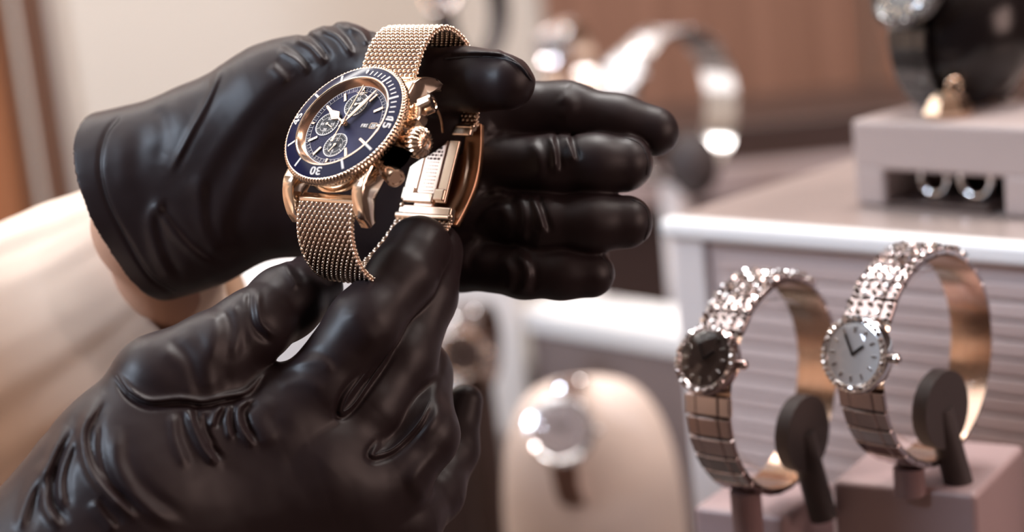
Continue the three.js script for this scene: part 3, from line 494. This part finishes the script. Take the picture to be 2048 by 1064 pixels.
// forearm inside the cuff, and the wide sleeve round it (opening towards the hand)
{
  const limb = (list) => list.slice(1).map((b, i) => ({ a: list[i].slice(0, 3), b: b.slice(0, 3), ra: list[i][3], rb: b[3] }));
  const W3 = (p) => [...px3(p), p[3]];
  // left forearm to shoulder, across the chest, and down the right arm into its glove: one continuous body
  const arm = limb([W3([420, 370, -66, 17]), W3([300, 450, -74, 18]), W3([330, 560, -100, 15]), W3([200, 680, -140, 24]), W3([-140, 900, -200, 34]), [-330, -92, -225, 42], [-440, 70, -300, 46], [-470, 60, -150, 80], [-445, 60, 10, 46], [-345, -195, 45, 38], W3([60, 1290, 16, 24])]);
  arm.push(...limb([[-470, 40, -150, 95], [-480, -330, -150, 110]]));
  const [lo, hi] = bounds(arm, 4);
  part('body', surfaceNet((x, y, z) => chain(arm, 14, x, y, z), lo, hi, 3), skin, person, 'forearm between the cuff of the glove and the sleeve');
  const shirt = bones([[384, 545, -98, 12.5], [350, 660, -120, 19], [150, 715, -150, 33], [-140, 890, -198, 46]]), [sl, sh] = bounds(shirt, 4), sa = px3([345, 566, -108]), sn = V(-0.25, 0.96, 0.1).normalize();
  part('shirt_cuff', surfaceNet((x, y, z) => Math.max(chain(shirt, 14, x, y, z) + 0.8 * noise3.noise(x * 0.06, y * 0.06, z * 0.06), (x - sa[0]) * sn.x + (y - sa[1]) * sn.y + (z - sa[2]) * sn.z), sl, sh, 1.8), linen, person, 'beige shirt cuff inside the wide sleeve');
  const cloth = limb([[-318, -88, -225, 63], [-440, 70, -298, 64], [-470, 60, -150, 100], [-448, 60, 12, 64], [-350, -198, 46, 56], W3([-30, 1385, 14, 38])]); cloth.push(...limb([[-470, 40, -150, 118], [-480, -330, -150, 132]]));
  const [cl, ch] = bounds(cloth, 8);
  part('shirt', surfaceNet((x, y, z) => chain(cloth, 30, x, y, z) + 4 * noise3.noise(x * 0.018, y * 0.018, z * 0.018) + 1.5 * noise3.noise(x * 0.05, y * 0.02, z * 0.05), cl, ch, 5), linen, person, 'beige shirt with wide sleeves');
  // sleeve: rings along its axis, the first one its slanting mouth
  const spine = [[356, 530, -112, 39], [262, 598, -124, 46], [110, 690, -146, 53], [-30, 780, -170, 56], [-190, 880, -205, 60], [-420, 900, -225, 64]].map((p) => [...px3(p), p[3]]);
  const curve = new THREE.CatmullRomCurve3(spine.map((p) => V(p[0], p[1], p[2]))), N = 70, M = 120, pos = [], idx = [], uv = [];
  const mouth = V(0.70, 0.42, 0.58).normalize();
  for (const shell of [0, 1]) for (let i = 0; i <= N; i++) {
    const t = i / N, c = curve.getPoint(t), tan = curve.getTangent(t).negate(); tan.lerp(mouth, Math.max(0, 1 - t * 3)).normalize();
    const side = V(0.54, -0.84, 0).addScaledVector(tan, -V(0.54, -0.84, 0).dot(tan)).normalize(), other = tan.clone().cross(side).normalize(), k = t * (spine.length - 1), f = Math.min(spine.length - 2, Math.floor(k)), r0 = spine[f][3] + (spine[f + 1][3] - spine[f][3]) * (k - f);
    for (let j = 0; j <= M; j++) {
      const a = j / M * Math.PI * 2, q = [Math.cos(a), Math.sin(a)];
      const pleat = 2.6 * noise3.noise(q[0] * 2.6 + 5, q[1] * 2.6, t * 1.6) + 1.6 * noise3.noise(q[0] * 5, q[1] * 5 + 9, t * 3) + 1.2 * noise3.noise(q[0] * 2, q[1] * 2, t * 9);
      const r = r0 + pleat * (0.5 + 1.6 * t) - shell * 1.6, p = c.clone().addScaledVector(side, q[0] * r * 1.02).addScaledVector(other, q[1] * r * (0.78 + 0.14 * Math.min(1, t * 5)));
      pos.push(p.x * 0.001, p.y * 0.001, p.z * 0.001); uv.push(a * 2, t * 12);
      if (i < N && j < M) { const b = shell * (N + 1) * (M + 1) + i * (M + 1) + j, e = b + M + 1; shell ? idx.push(b, e + 1, e, b, b + 1, e + 1) : idx.push(b, e, e + 1, b, e + 1, b + 1); }
    }
  }
  const S = (N + 1) * (M + 1); for (let j = 0; j < M; j++) idx.push(j, j + 1, S + j + 1, j, S + j + 1, S + j);
  const g = new THREE.BufferGeometry(); g.setAttribute('position', new THREE.Float32BufferAttribute(pos, 3)); g.setAttribute('uv', new THREE.Float32BufferAttribute(uv, 2)); g.setIndex(idx); g.computeVertexNormals();
  part('sleeve', g, linen, person, 'wide beige sleeve');
}
// ------------------------------------------------------------------ the gold watch (mm, x to 3 o'clock, y to 12, z out of the dial)
const mm = (g) => g.scale(0.001, 0.001, 0.001);

const ceramic = std(rgb(0.012, 0.013, 0.042), 0.12, 0, { specularIntensity: 0.35 }), lume = std(rgb(0.86, 0.80, 0.76), 0.35), glassPane = std(rgb(1, 1, 1), 0, 0, { transmission: 1, thickness: 0, ior: 1.35, specularIntensity: 0.12 });
const dialBlue = std(rgb(0.011, 0.0115, 0.042), 0.36, 0.75, { anisotropy: 0.75 }), dialBlack = std(rgb(0.012, 0.012, 0.02), 0.4, 0.3), engraving = std(rgb(0.10, 0.05, 0.04), 0.6, 0.3);
const watch = new THREE.Group(); watch.name = numbered('wristwatch'); scene.add(watch);
watch.userData = { label: 'rose gold chronograph watch with blue dial, dark bezel and mesh strap, held by gloved hands', category: 'watch' };
{
  const o = px3([695, 253.5, 0]); watch.position.copy(V(o[0] * 0.001, o[1] * 0.001, o[2] * 0.001 - Z0 / 1000).applyMatrix4(camera.matrixWorld));
  const u = V(0.7906, -0.0734, 0.608).normalize(), n = V(-0.478, 0.548, 0.6875).normalize(), v = n.clone().cross(u).normalize(); u.crossVectors(v, n);
  watch.quaternion.copy(camera.quaternion).multiply(new THREE.Quaternion().setFromRotationMatrix(new THREE.Matrix4().makeBasis(u, v, n)));
}
watch.scale.setScalar(1.03);
const font = await new FontLoader().loadAsync('fonts/droid/droid_sans_bold.typeface.json');
function lettering(s, size, depth = 0.15) { const g = new TextGeometry(s, { font, size, depth, curveSegments: 4, bevelEnabled: false }); g.computeBoundingBox(); const b = g.boundingBox; return g.translate(-(b.min.x + b.max.x) / 2, -(b.min.y + b.max.y) / 2, 0); }
const wp = (name, geo, m, parent = watch, label) => part(name, mm(Array.isArray(geo) ? merge(geo) : geo), m, parent, label);
const box = (w, h, d, x, y, z, r = 0.1) => rbox(w, h, d, r, x, y, z);
// case, lugs
wp('case', latheZ([[0, -9.5], [14, -9.5], [17.5, -8.8], [20.4, -7.2], [21.2, -6], [21.3, -1.6], [20.9, -0.9], [18, -0.6], [15.4, -0.6], [15.2, -1.2], [0, -1.2]]), gold);
for (const [sx, sy] of [[1, 1], [1, -1], [-1, 1], [-1, -1]]) {
  const s = new THREE.Shape(); s.moveTo(13, -1.3); s.lineTo(19.2, -1.5); s.quadraticCurveTo(24.6, -3.2, 27.6, -9.6); s.lineTo(28.1, -12.2); s.lineTo(26.4, -12.7); s.quadraticCurveTo(23.6, -9.4, 20.5, -8.2); s.lineTo(13, -8);
  const g = new THREE.ExtrudeGeometry(s, { depth: 3.4, bevelEnabled: true, bevelThickness: 0.75, bevelSize: 0.75, bevelSegments: 2, curveSegments: 12 });
  const m = new THREE.Matrix4().makeBasis(V(0, sy, 0), V(0, 0, 1), V(sy, 0, 0)); g.applyMatrix4(m); // shape x -> y, shape y -> z, depth -> x
  g.translate((sx * 14.9) - (sy * 1.7), 0, 0);
  if (sy > 0) g.scale(1, 0.94, 1);
  wp('lug', toCreasedNormals(g, 0.4), gold);
}
// bezel: dark insert, bright lip, rope edge
{
  const seg = 900, prof = [[20.9, -1.2], [22.1, -0.9], [22.75, 0.1], [22.75, 1.4], [22.3, 2.2], [21.75, 2.55], [21.5, 2.35]], pos = [], idx = [];
  for (let i = 0; i <= seg; i++) for (let k = 0; k < prof.length; k++) {
    const a = i / seg * Math.PI * 2, t = Math.sin(a * 112 + prof[k][1] * 0.9), w = k >= 1 && k <= 5 ? 1 : 0, r = prof[k][0] + w * 0.27 * Math.sign(t) * Math.abs(t) ** 0.6 * (k === 5 ? 0.35 : 1);
    pos.push(Math.cos(a) * r, Math.sin(a) * r, prof[k][1]);
    if (i < seg && k + 1 < prof.length) { const p = i * prof.length + k, q = p + prof.length; idx.push(p, q, q + 1, p, q + 1, p + 1); }
  }
  const g = new THREE.BufferGeometry(); g.setAttribute('position', new THREE.Float32BufferAttribute(pos, 3)); g.setIndex(idx); g.computeVertexNormals(); g.setAttribute('uv', new THREE.Float32BufferAttribute(new Float32Array(pos.length / 3 * 2), 2));
  const bz = wp('bezel', g, gold);
  const ins = wp('bezel_insert', latheZ([[21.6, 2.3], [21.45, 2.55], [19.4, 3.05], [17.35, 3.4], [17.2, 3.2]]), ceramic, bz);
  const on = (a, r) => 2.76 + (21.4 - r) * 0.205;
  const mark = (deg, r0, r1, w) => { const g = box(r1 - r0, w, 0.16, (r0 + r1) / 2, 0, 0, 0.06); g.rotateY(0.2); g.translate(0, 0, (r0 + r1) / 2 * 0.2 + on(0, (r0 + r1) / 2) - (r0 + r1) / 2 * 0); g.translate(0, 0, -(r0 + r1) / 2 * 0.2 + ((r0 + r1) / 2) * Math.sin(0.2)); g.rotateZ((90 - deg) * Math.PI / 180); return g; };
  for (let k = 5; k < 60; k += 5) if (![15, 30, 45].includes(k)) wp('index_mark', mark(k * 6, 17.8, 21.0, 0.8), lume, bz);
  for (let k = 1; k < 15; k++) if (k % 5) wp('minute_mark', mark(k * 6, 18.5, 20.4, 0.5), lume, bz);
  const pip = new THREE.SphereGeometry(0.62, 16, 8).scale(0.9, 1.5, 0.35).translate(0, 19.4, on(0, 19.4) + 0.05); wp('pip', pip, lume, bz);
  for (const [s, deg] of [['15', 90], ['30', 180], ['45', 270]]) wp('numeral', lettering(s, 2.7, 0.18).scale(1.15, 1, 1).rotateX(-0.2).translate(0, 19.35, on(0, 19.35) - 0.08).rotateZ(-deg * Math.PI / 180), lume, bz, 'bezel numeral ' + s);
}
wp('crystal_ring', latheZ([[17.45, 3.0], [17.35, 3.55], [17.0, 3.62], [16.75, 3.4], [16.75, 3.0]]), gold);
wp('inner_flange', latheZ([[16.8, 3.35], [16.5, 2.8], [15.7, 1.2], [15.3, 0.92]]), std(rgb(0.50, 0.30, 0.20), 0.2, 1));
// dial with a sunburst brushed round its centre
{
  const seg = 128, pos = [], uv = [], idx = [], nor = [];
  for (let i = 0; i <= seg; i++) for (let k = 0; k <= 1; k++) { const a = i / seg * Math.PI * 2, r = k ? 15.6 : 0.2; pos.push(Math.cos(a) * r, Math.sin(a) * r, 0); nor.push(0, 0, 1); uv.push(k, i / seg); if (i < seg && !k) { const p = i * 2; idx.push(p, p + 1, p + 3, p, p + 3, p + 2); } }
  const g = new THREE.BufferGeometry(); g.setAttribute('position', new THREE.Float32BufferAttribute(pos, 3)); g.setAttribute('normal', new THREE.Float32BufferAttribute(nor, 3)); g.setAttribute('uv', new THREE.Float32BufferAttribute(uv, 2)); g.setIndex(idx);
  const dial = wp('dial', g, dialBlue); dial.position.z = 0.0009;
  const tick = (deg, r0, r1, w, z = 0.05, h = 0.1) => box(w, r1 - r0, h, 0, (r0 + r1) / 2, z, 0.04).rotateZ(-deg * Math.PI / 180);
  const track = []; for (let k = 0; k < 240; k++) if (k % 4 === 0) track.push(tick(k * 1.5, 13.6, 15.1, 0.17)); else if (k % 2 === 0) track.push(tick(k * 1.5, 14.3, 15.1, 0.1));
  track.push(latheZ([[15.3, 0.02], [15.3, 0.12], [15.1, 0.12], [15.1, 0.02]]), latheZ([[13.55, 0.02], [13.55, 0.09], [13.47, 0.09], [13.47, 0.02]]));
  const tr = wp('minute_track', track, lume, dial); tr.userData.kind = 'stuff';
  for (const h of [1, 2, 4, 5, 7, 8, 10, 11]) wp('hour_marker', [box(0.95, 3.5, 0.45, 0, 12.2, 0.25, 0.12).rotateZ(-h * 30 * Math.PI / 180)], goldSoft, dial);
  for (const h of [3, 6, 9, 12]) wp('hour_marker', [box(0.8, 1.4, 0.45, 0, 14.0, 0.25, 0.12).rotateZ(-h * 30 * Math.PI / 180)], goldSoft, dial);
  for (const deg of [0, 180, 270]) {
    const cx = Math.sin(deg * Math.PI / 180) * 7.9, cy = Math.cos(deg * Math.PI / 180) * 7.9, R = 4.5;
    const sub = wp('subdial', latheZ([[R, 0.03], [R, 0.1], [0, 0.06]], 64).translate(cx, cy, 0), dialBlack, dial);
    const bits = [latheZ([[R, 0.05], [R + 0.02, 0.2], [R - 0.28, 0.2], [R - 0.3, 0.06]], 64), latheZ([[R - 1.6, 0.08], [R - 1.6, 0.13], [R - 1.7, 0.13], [R - 1.7, 0.08]], 48)];
    for (let k = 0; k < 30; k++) bits.push(tick(k * 12, R - (k % 5 ? 0.8 : 1.4), R - 0.25, k % 5 ? 0.14 : 0.24, 0.13, 0.08));
    const s = wp('subdial_scale', bits.map((b) => b.translate(cx, cy, 0)), lume, sub); s.userData.kind = 'stuff';
    for (const [t, q] of deg === 0 ? [['30', 0], ['10', 130], ['20', 230]] : deg === 180 ? [['12', 0], ['3', 90], ['6', 180], ['9', 270]] : [['60', 0], ['15', 90], ['30', 180], ['45', 270]]) wp('subdial_numeral', lettering(t, 1.0, 0.06).translate(cx + Math.sin(q * Math.PI / 180) * 2.1, cy + Math.cos(q * Math.PI / 180) * 2.1, 0.1), lume, sub);
    const ha = deg === 0 ? 70 : deg === 180 ? 205 : 115;
    wp('subdial_hand', [box(0.34, 3.6, 0.12, 0, 1.2, 0.35, 0.05).rotateZ(-ha * Math.PI / 180).translate(cx, cy, 0), new THREE.CylinderGeometry(0.5, 0.5, 0.3, 20).rotateX(Math.PI / 2).translate(cx, cy, 0.35)], goldSoft, sub);
  }
  const win = wp('date_window', [box(6.6, 1.9, 0.06, 9.6, 0, 0.05, 0.02)], dialBlack, dial);
  wp('date_lettering', [lettering('FRI', 1.25, 0.08).translate(7.9, 0, 0.1), lettering('28', 1.25, 0.08).translate(11.6, 0, 0.1)], lume, win);
  wp('date_frame', [box(2.5, 0.14, 0.14, 11.6, 1.0, 0.12, 0.03), box(2.5, 0.14, 0.14, 11.6, -1.0, 0.12, 0.03), box(0.14, 2.0, 0.14, 10.35, 0, 0.12, 0.03), box(0.14, 2.0, 0.14, 12.85, 0, 0.12, 0.03)], goldSoft, win);
  // emblem under 12: a looped script letter between two strokes
  wp('emblem', [new THREE.TorusGeometry(0.55, 0.13, 8, 24).scale(1, 0.75, 1).translate(0.3, 13.05, 0.25), new THREE.TorusGeometry(0.6, 0.13, 8, 24).scale(1, 0.75, 1).translate(0.35, 12.25, 0.25), box(0.24, 1.9, 0.24, -0.25, 12.65, 0.25, 0.08), box(1.7, 0.2, 0.2, -1.3, 12.6, 0.22, 0.06).rotateZ(0), box(1.5, 0.2, 0.2, 1.6, 12.6, 0.22, 0.06)], goldSoft, dial);
}
// hands
{
  const blade = (pts, z, t = 0.22) => { const s = new THREE.Shape(); pts.forEach((p, i) => i ? s.lineTo(p[0], p[1]) : s.moveTo(p[0], p[1])); [...pts].reverse().forEach((p) => s.lineTo(-p[0], p[1])); return new THREE.ExtrudeGeometry(s, { depth: t, bevelEnabled: true, bevelThickness: 0.08, bevelSize: 0.08, bevelSegments: 1 }).translate(0, 0, z + 0.6); };
  const hourDeg = -62, minDeg = 28;
  const hh = wp('hour_hand', [blade([[0.35, -1.6], [0.3, 4.2], [1.75, 6.2], [0.3, 10.4], [0.2, 12]], 1.0), latheZ([[1.2, 1.5], [1.2, 2.0], [0, 2.0]], 32)].map((g) => g.rotateZ(-hourDeg * Math.PI / 180)), gold);
  wp('lume_fill', [blade([[0.02, 4.9], [1.15, 6.35], [0.03, 9.6]], 1.16, 0.18).rotateZ(-hourDeg * Math.PI / 180)], lume, hh);
  const mh = wp('minute_hand', [blade([[0.35, -2], [0.35, 1.2], [0.85, 8.6], [0.12, 14.6]], 1.55), latheZ([[1.1, 2.0], [1.1, 2.5], [0, 2.5]], 32)].map((g) => g.rotateZ(-minDeg * Math.PI / 180)), gold);
  wp('lume_fill', [blade([[0.02, 2.4], [0.5, 8.4], [0.03, 13]], 1.7, 0.18).rotateZ(-minDeg * Math.PI / 180)], lume, mh);
  wp('second_hand', [blade([[0.14, -6.2], [0.12, 14.4]], 2.1, 0.12), box(0.9, 2.6, 0.16, 0, -6.4, 2.8, 0.05), latheZ([[0.95, 2.6], [0.95, 3.0], [0.5, 3.2], [0, 3.2]], 32)].map((g) => g.rotateZ(-3 * Math.PI / 180)), gold);
}
wp('crystal', new THREE.CircleGeometry(17.0, 96).translate(0, 0, 3.42), glassPane);
// crown and pushers on the 3 o'clock flank
{
  const seg = 180, prof = [[0, 0.6], [0.4, 2.6], [1.2, 4.2], [2.6, 4.75], [4.2, 4.75], [5.6, 4.2], [6.3, 3.1], [6.6, 1.2], [6.65, 0.02]], pos = [], idx = [];
  for (let i = 0; i <= seg; i++) for (let k = 0; k < prof.length; k++) { const a = i / seg * 2 * Math.PI, w = k >= 2 && k <= 5 ? 0.3 : k === 6 ? 0.12 : 0, r = prof[k][1] + w * Math.cos(a * 20); pos.push(22.6 + prof[k][0], Math.cos(a) * r - 0.8, Math.sin(a) * r - 5.8); if (i < seg && k + 1 < prof.length) { const p = i * prof.length + k, q = p + prof.length; idx.push(p, p + 1, q + 1, p, q + 1, q); } }
  const g = new THREE.BufferGeometry(); g.setAttribute('position', new THREE.Float32BufferAttribute(pos, 3)); g.setIndex(idx); g.computeVertexNormals(); g.setAttribute('uv', new THREE.Float32BufferAttribute(new Float32Array(pos.length / 3 * 2), 2));
  const cr = wp('crown', g, gold);
  wp('crown_stem', [lathe([[2.1, 0], [2.1, 2.4], [0, 2.4]], 32).rotateZ(-Math.PI / 2).translate(21, -0.8, -5.8)], goldDeep, cr);
  wp('crown_emblem', [box(0.3, 3.2, 0.5, 29.3, -0.8, -5.8, 0.1), box(0.3, 0.5, 2.6, 29.3, -0.4, -5.8, 0.1), new THREE.TorusGeometry(2.2, 0.22, 8, 40).rotateY(Math.PI / 2).translate(29.0, -0.8, -5.8)], goldDeep, cr);
  for (const s of [1, -1]) {
    const g = lathe([[0, 0], [2.3, 0], [2.3, 0.7], [1.5, 1.0], [1.5, 1.9], [1.65, 2.1], [1.5, 2.3], [1.65, 2.5], [1.5, 2.7], [2.1, 3.0], [2.65, 3.2], [2.65, 6.7], [2.35, 7.1], [1.7, 7.1], [1.5, 6.8], [0, 6.8]], 48);
    wp('push_button', toCreasedNormals(g, 0.5).scale(1.16, 1.1, 1.16).rotateZ(-Math.PI / 2).translate(21.2, 0, s > 0 ? -4.4 : -5.6).rotateZ((s > 0 ? 28 : -31) * Math.PI / 180), gold);
    const gd = new THREE.Shape(); gd.moveTo(0, 0); gd.lineTo(4.2, 0.6); gd.quadraticCurveTo(4.6, 3, 2.2, 5.6); gd.lineTo(0, 6);
    wp('crown_guard', [new THREE.ExtrudeGeometry(gd, { depth: 3.6, bevelEnabled: true, bevelThickness: 0.5, bevelSize: 0.5, bevelSegments: 2 }).translate(0, 0, -6.2).scale(1, s, 1).translate(20.2, s * 5.2, 0)], gold);
  }
}
// mesh strap: an open loop from lug to lug in the plane of y (towards 12) and depth
const pathOf = (pts) => new THREE.CatmullRomCurve3(pts.map(([a, b]) => V(0, a, -b)), false, 'centripetal');
const topPath = pathOf([[23.2, 5.8], [28, 4.4], [35, 3.2], [42, 4.4], [47.2, 9.4], [49, 17], [47.6, 25], [42.5, 32], [35.5, 37.5], [31, 40]]);
const lowPath = pathOf([[-23.6, 7.0], [-29, 9.6], [-33.6, 13.6], [-37.0, 19.5], [-38.2, 26], [-36.6, 33], [-31, 39.5], [-22, 44.6], [-11, 48], [-2, 49.4]]);
const bead = (() => { const g = new THREE.SphereGeometry(1, 10, 7); return g; })();
function strap(path, name, tilt, wide, row, long, thin) {
  const L = path.getLength(), g = new THREE.Group(); g.name = name; watch.add(g);
  const col = 2.02, rows = Math.floor(L / row), cols = Math.round(wide / col), list = [];
  for (let j = 0; j <= rows; j++) {
    const t = j / rows, p = path.getPointAt(t), tan = path.getTangentAt(t), nor = V(1, 0, 0).cross(tan).normalize();
    if (nor.z < 0 && j === 0) { /* outward on the watch side */ }
    for (let i = 0; i <= cols; i++) for (const s of [1, -1]) {
      const x = (i - cols / 2 + (j % 2 ? 0.5 : 0)) * col; if (Math.abs(x) > wide / 2) continue;
      const q = new THREE.Quaternion().setFromRotationMatrix(new THREE.Matrix4().makeBasis(V(1, 0, 0), tan, V(1, 0, 0).cross(tan).normalize()));
      q.multiply(new THREE.Quaternion().setFromAxisAngle(V(0, 0, 1), tilt * s * 1)).multiply(new THREE.Quaternion().setFromAxisAngle(V(0, 1, 0), 0.25));
      list.push(new THREE.Matrix4().compose(p.clone().addScaledVector(nor, s * 0.62).add(V(x, 0, 0)).multiplyScalar(0.001), q, V(long, thin, thin)));
    }
    for (const sx of [1, -1]) for (const s of [0.45, -0.45]) { // turned edges
      const q = new THREE.Quaternion().setFromRotationMatrix(new THREE.Matrix4().makeBasis(tan, nor, V(1, 0, 0)));
      list.push(new THREE.Matrix4().compose(p.clone().addScaledVector(nor, s).addScaledVector(tan, s > 0 ? 0.3 : -0.3).add(V(sx * wide / 2, 0, 0)).multiplyScalar(0.001), q, V(0.0007, 0.00055, 0.0006)));
    }
  }
  const inst = new THREE.InstancedMesh(bead, goldMesh, list.length); list.forEach((m, i) => inst.setMatrixAt(i, m)); inst.name = name + '_links'; inst.userData.kind = 'stuff'; inst.castShadow = inst.receiveShadow = true; g.add(inst);
  // dark band under the woven links; its colour darkens the gaps between them
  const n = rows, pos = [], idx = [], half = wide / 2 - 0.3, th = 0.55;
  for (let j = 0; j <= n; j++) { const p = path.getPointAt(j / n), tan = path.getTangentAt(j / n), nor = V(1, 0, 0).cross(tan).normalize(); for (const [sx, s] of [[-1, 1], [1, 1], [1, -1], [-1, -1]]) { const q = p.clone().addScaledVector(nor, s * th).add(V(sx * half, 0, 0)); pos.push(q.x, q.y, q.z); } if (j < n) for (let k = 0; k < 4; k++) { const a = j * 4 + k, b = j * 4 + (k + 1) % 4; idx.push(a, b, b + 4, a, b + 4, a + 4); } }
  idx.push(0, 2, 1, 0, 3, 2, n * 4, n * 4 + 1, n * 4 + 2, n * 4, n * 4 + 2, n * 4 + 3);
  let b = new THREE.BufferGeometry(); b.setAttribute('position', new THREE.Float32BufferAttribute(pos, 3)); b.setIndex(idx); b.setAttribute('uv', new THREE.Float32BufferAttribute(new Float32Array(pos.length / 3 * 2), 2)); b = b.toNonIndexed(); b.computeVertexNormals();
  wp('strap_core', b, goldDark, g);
  return g;
}
const WIDE = 22.6;
strap(topPath, 'upper_strap', 0.35, WIDE, 1.42, 0.00092, 0.0006); strap(lowPath, 'lower_strap', 0.9, WIDE, 1.36, 0.00098, 0.00052);
for (const [path, name] of [[topPath, 'end_bar'], [lowPath, 'end_bar']]) { const p = path.getPointAt(0); wp(name, [new THREE.CapsuleGeometry(1.05, WIDE + 0.2, 6, 20).rotateZ(Math.PI / 2).translate(0, p.y, p.z + 0.2), box(WIDE + 1.2, 2.2, 1.0, 0, p.y + Math.sign(p.y) * -1.6, p.z - 0.4, 0.3)], gold); }
// folding clasp: hinge blocks, two rails with a lettered plate between them, and the cover outside
{
  const cl = new THREE.Group(); cl.name = 'folding_clasp'; watch.add(cl);
  const A = V(0, -1, -49.2), B = V(0, 30.5, -39.6), dir = B.clone().sub(A), len = dir.length(); dir.normalize();
  const M = new THREE.Matrix4().makeBasis(V(1, 0, 0), dir, V(1, 0, 0).cross(dir)).setPosition(A); // y along the clasp, z towards the watch
  const cp = (name, list, m, label) => { const g = merge(list); g.applyMatrix4(M); return wp(name, g, m, cl, label); };
  cp('hinge_block', [box(WIDE, 4.2, 3.0, 0, 1.6, 0.2, 0.6), new THREE.CylinderGeometry(1.5, 1.5, WIDE + 1, 20).rotateZ(Math.PI / 2).translate(0, 0, 0.6)], goldSoft);
  cp('hinge_block', [box(13, 3.6, 2.6, -3.4, 6.2, 1.4, 0.6)], goldSoft);
  cp('rail', [box(5.4, 22, 1.4, -8.2, 16, 1.2, 0.4), box(5.0, 4.4, 2.4, -8.2, 7.4, 1.6, 0.5)], goldSoft); cp('rail', [box(4.2, 22, 1.4, 5.6, 16, 1.0, 0.4), box(4.6, 4.2, 2.2, 5.0, 7.6, 1.4, 0.6)], goldSoft);
  cp('lettered_plate', [box(8.0, 27, 1.1, -1.4, 14.5, 0.8, 0.3)], std(rgb(0.78, 0.56, 0.44), 0.38, 1));
  const text = []; for (let i = 0; i < 13; i++) { let x = -4.4; const y = 24 - i * 1.25; while (x < 1.2) { const w = 0.35 + rnd() * (i < 4 ? 1.2 : 0.5); text.push(box(Math.min(w, 1.6 - x), i < 4 ? 0.9 : 0.35, 0.08, x + w / 2, y, 1.37, 0.03)); x += w + 0.3; } }
  const tx = cp('engraved_lines', text, engraving); tx.userData.kind = 'stuff';
  cp('end_plate', [box(WIDE, 3.4, 2.0, 0, 30.5, 0.6, 0.6), new THREE.CylinderGeometry(1.3, 1.3, WIDE + 0.6, 18).rotateZ(Math.PI / 2).translate(0, 32, 0.4)], goldSoft);
  for (const [x, y] of [[-10.2, 3.4], [11.8, 0.4], [11.8, 32]]) cp('pin', [new THREE.SphereGeometry(0.95, 14, 10).translate(x, y, 1.6)], gold);
  // curved cover plate, its edge seen beyond the rails
  const s = new THREE.Shape(), n = 18, o = (t) => -2.2 - 4.4 * Math.sin(Math.PI * t); for (let i = 0; i <= n; i++) { const t = i / n; i ? s.lineTo(-1 + 35 * t, o(t)) : s.moveTo(-1, o(0)); } for (let i = n; i >= 0; i--) { const t = i / n; s.lineTo(-1 + 35 * t, o(t) - 1.5); }
  const g = new THREE.ExtrudeGeometry(s, { depth: WIDE + 1, bevelEnabled: true, bevelThickness: 0.3, bevelSize: 0.3, bevelSegments: 2 }); g.applyMatrix4(new THREE.Matrix4().makeBasis(V(0, 1, 0), V(0, 0, 1), V(1, 0, 0))); g.translate(-(WIDE + 1) / 2, 0, 0);
  cp('cover_plate', [toCreasedNormals(g, 0.5)], std(rgb(0.50, 0.29, 0.18), 0.28, 1));
  watch.updateMatrixWorld(true);
  const blade = new THREE.CatmullRomCurve3([[855, 194, -24], [872, 214, -25], [882, 240, -28], [885, 264, -32]].map((p) => { const q = px3(p); return watch.worldToLocal(V(q[0] * 0.001, q[1] * 0.001, q[2] * 0.001 - Z0 / 1000).applyMatrix4(camera.matrixWorld)).multiplyScalar(1000); }));
  wp('spring_blade', new THREE.TubeGeometry(blade, 30, 0.5, 8), goldDeep, cl);
}
renderer.render(scene, camera);
